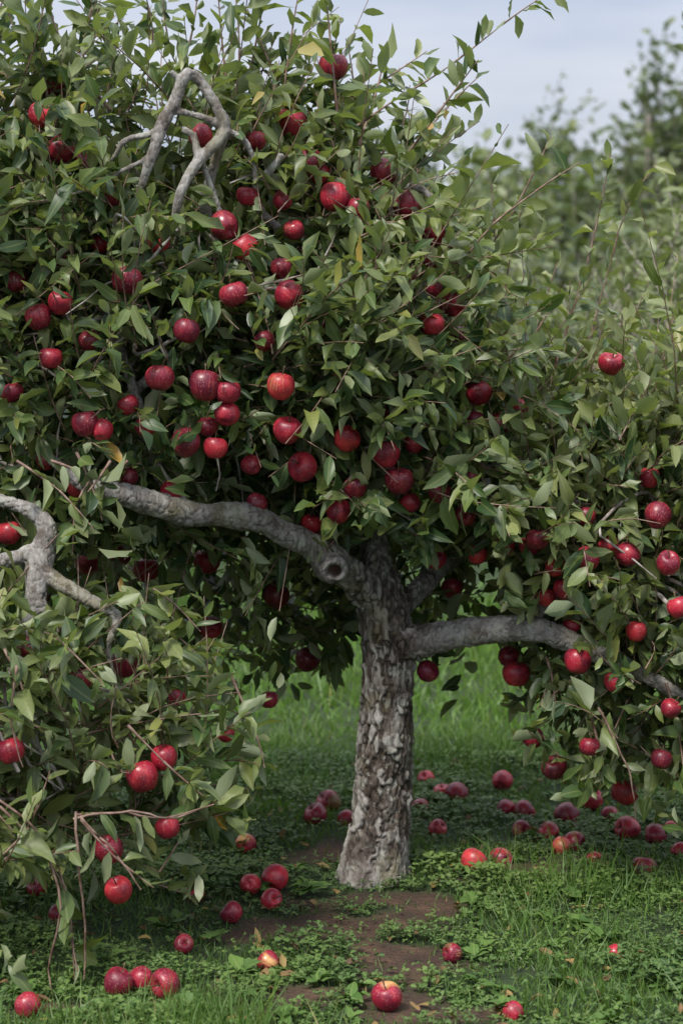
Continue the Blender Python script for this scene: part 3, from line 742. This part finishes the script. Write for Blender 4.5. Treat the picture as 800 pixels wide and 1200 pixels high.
def trunk_simple(cx, cy, h, r):
    l = [tube_arrays(*resample([(cx, cy, -.05), (cx+.03, cy, h*.25), (cx-.04, cy, h*.5), (cx, cy, h*.8)], [r, r*.8, r*.6, r*.25], .1), 10)]
    for k in range(5):
        a = rng.uniform(0, 6.28); z0 = h*rng.uniform(.2, .45)
        l.append(tube_arrays(*resample([(cx, cy, z0), (cx+math.cos(a)*.5, cy+math.sin(a)*.5, z0+.25), (cx+math.cos(a)*1.0, cy+math.sin(a)*1.0, z0+.7)], [r*.5, r*.35, r*.15], .1), 8))
    return l
def tree_group(name, specs, mat, wr=(.25, .33)):
    e = empty(name); sh = []; tr = []
    for s in specs:
        sh.append(orchard_tree(*s[:7], **(s[7] if len(s) > 7 else {}))); tr += trunk_simple(s[0], s[1], s[2], .035*s[2])
    build_foliage(name+"_", sh, e, mat, M_greytwig, cull=False, wr=wr)
    co, f, sz = join_arrays(tr); mk_obj(name+"_trunks", mk_mesh(name+"_trunks", co, f, sz, None, True, [M_greytwig]), e)
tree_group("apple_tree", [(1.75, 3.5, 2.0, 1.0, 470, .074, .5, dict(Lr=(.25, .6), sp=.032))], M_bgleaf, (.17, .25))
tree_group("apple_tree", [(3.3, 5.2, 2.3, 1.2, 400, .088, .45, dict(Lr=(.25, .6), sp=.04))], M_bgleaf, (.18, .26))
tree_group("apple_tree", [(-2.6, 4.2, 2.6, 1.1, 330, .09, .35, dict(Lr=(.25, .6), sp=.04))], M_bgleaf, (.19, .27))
specs = []
for i in range(9):
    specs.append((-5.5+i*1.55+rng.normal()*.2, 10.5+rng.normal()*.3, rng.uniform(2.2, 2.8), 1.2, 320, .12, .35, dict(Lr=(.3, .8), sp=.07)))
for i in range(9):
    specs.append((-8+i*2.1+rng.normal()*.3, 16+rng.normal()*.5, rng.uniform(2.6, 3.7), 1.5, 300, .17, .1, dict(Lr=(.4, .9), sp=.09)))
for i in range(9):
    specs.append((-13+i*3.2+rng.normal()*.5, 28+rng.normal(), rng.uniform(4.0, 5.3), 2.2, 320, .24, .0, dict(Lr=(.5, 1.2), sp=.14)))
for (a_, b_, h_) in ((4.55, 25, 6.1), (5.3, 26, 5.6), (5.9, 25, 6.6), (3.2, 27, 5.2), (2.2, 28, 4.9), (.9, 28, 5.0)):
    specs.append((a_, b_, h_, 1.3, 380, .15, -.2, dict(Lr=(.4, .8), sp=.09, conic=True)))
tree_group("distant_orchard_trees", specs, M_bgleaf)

# ------------------------------------------------------------------ light
w = bpy.data.worlds.new("World"); S.world = w; w.use_nodes = True; nt = w.node_tree
bg = nt.nodes["Background"]; bg.inputs[1].default_value = .12
sky = nt.nodes.new("ShaderNodeTexSky"); sky.sky_type = 'NISHITA'; sky.sun_disc = False
EL, RO = math.radians(54), math.radians(212)
sky.sun_elevation = EL; sky.sun_rotation = RO
tc = nt.nodes.new("ShaderNodeTexCoord"); mp = nt.nodes.new("ShaderNodeMapping"); mp.inputs["Scale"].default_value = (1, 1, 5)
nz = nt.nodes.new("ShaderNodeTexNoise"); nz.inputs["Scale"].default_value = 4; nz.inputs["Detail"].default_value = 6
cr = nt.nodes.new("ShaderNodeValToRGB"); cr.color_ramp.elements[0].position = .35; cr.color_ramp.elements[0].color = (4.3, 4.8, 5.9, 1)
cr.color_ramp.elements[1].position = .65; cr.color_ramp.elements[1].color = (6.3, 6.5, 7.1, 1)
mx = nt.nodes.new("ShaderNodeMix"); mx.data_type = 'RGBA'; mx.inputs[0].default_value = .88
# overcast luminance: zenith brighter than the horizon
sx = nt.nodes.new("ShaderNodeSeparateXYZ"); nt.links.new(tc.outputs["Generated"], sx.inputs[0])
mr = nt.nodes.new("ShaderNodeMapRange"); mr.inputs[1].default_value = .1; mr.inputs[2].default_value = .9; mr.inputs[3].default_value = 1.0; mr.inputs[4].default_value = 2.5
nt.links.new(sx.outputs[2], mr.inputs[0])
vm = nt.nodes.new("ShaderNodeVectorMath"); vm.operation = 'SCALE'
nt.links.new(cr.outputs[0], vm.inputs[0]); nt.links.new(mr.outputs[0], vm.inputs["Scale"])
nt.links.new(tc.outputs["Generated"], mp.inputs[0]); nt.links.new(mp.outputs[0], nz.inputs["Vector"]); nt.links.new(nz.outputs[0], cr.inputs[0])
nt.links.new(sky.outputs[0], mx.inputs[6]); nt.links.new(vm.outputs[0], mx.inputs[7]); nt.links.new(mx.outputs[2], bg.inputs[0])
sd = bpy.data.lights.new("sun", 'SUN'); sd.energy = 4.3; sd.angle = math.radians(12); sd.color = (1, .95, .86)
so = bpy.data.objects.new("sun", sd); S.collection.objects.link(so)
dirv = Vector((math.sin(RO)*math.cos(EL), math.cos(RO)*math.cos(EL), math.sin(EL)))
so.rotation_euler = dirv.to_track_quat('Z', 'Y').to_euler(); so.location = (0, 0, 8)
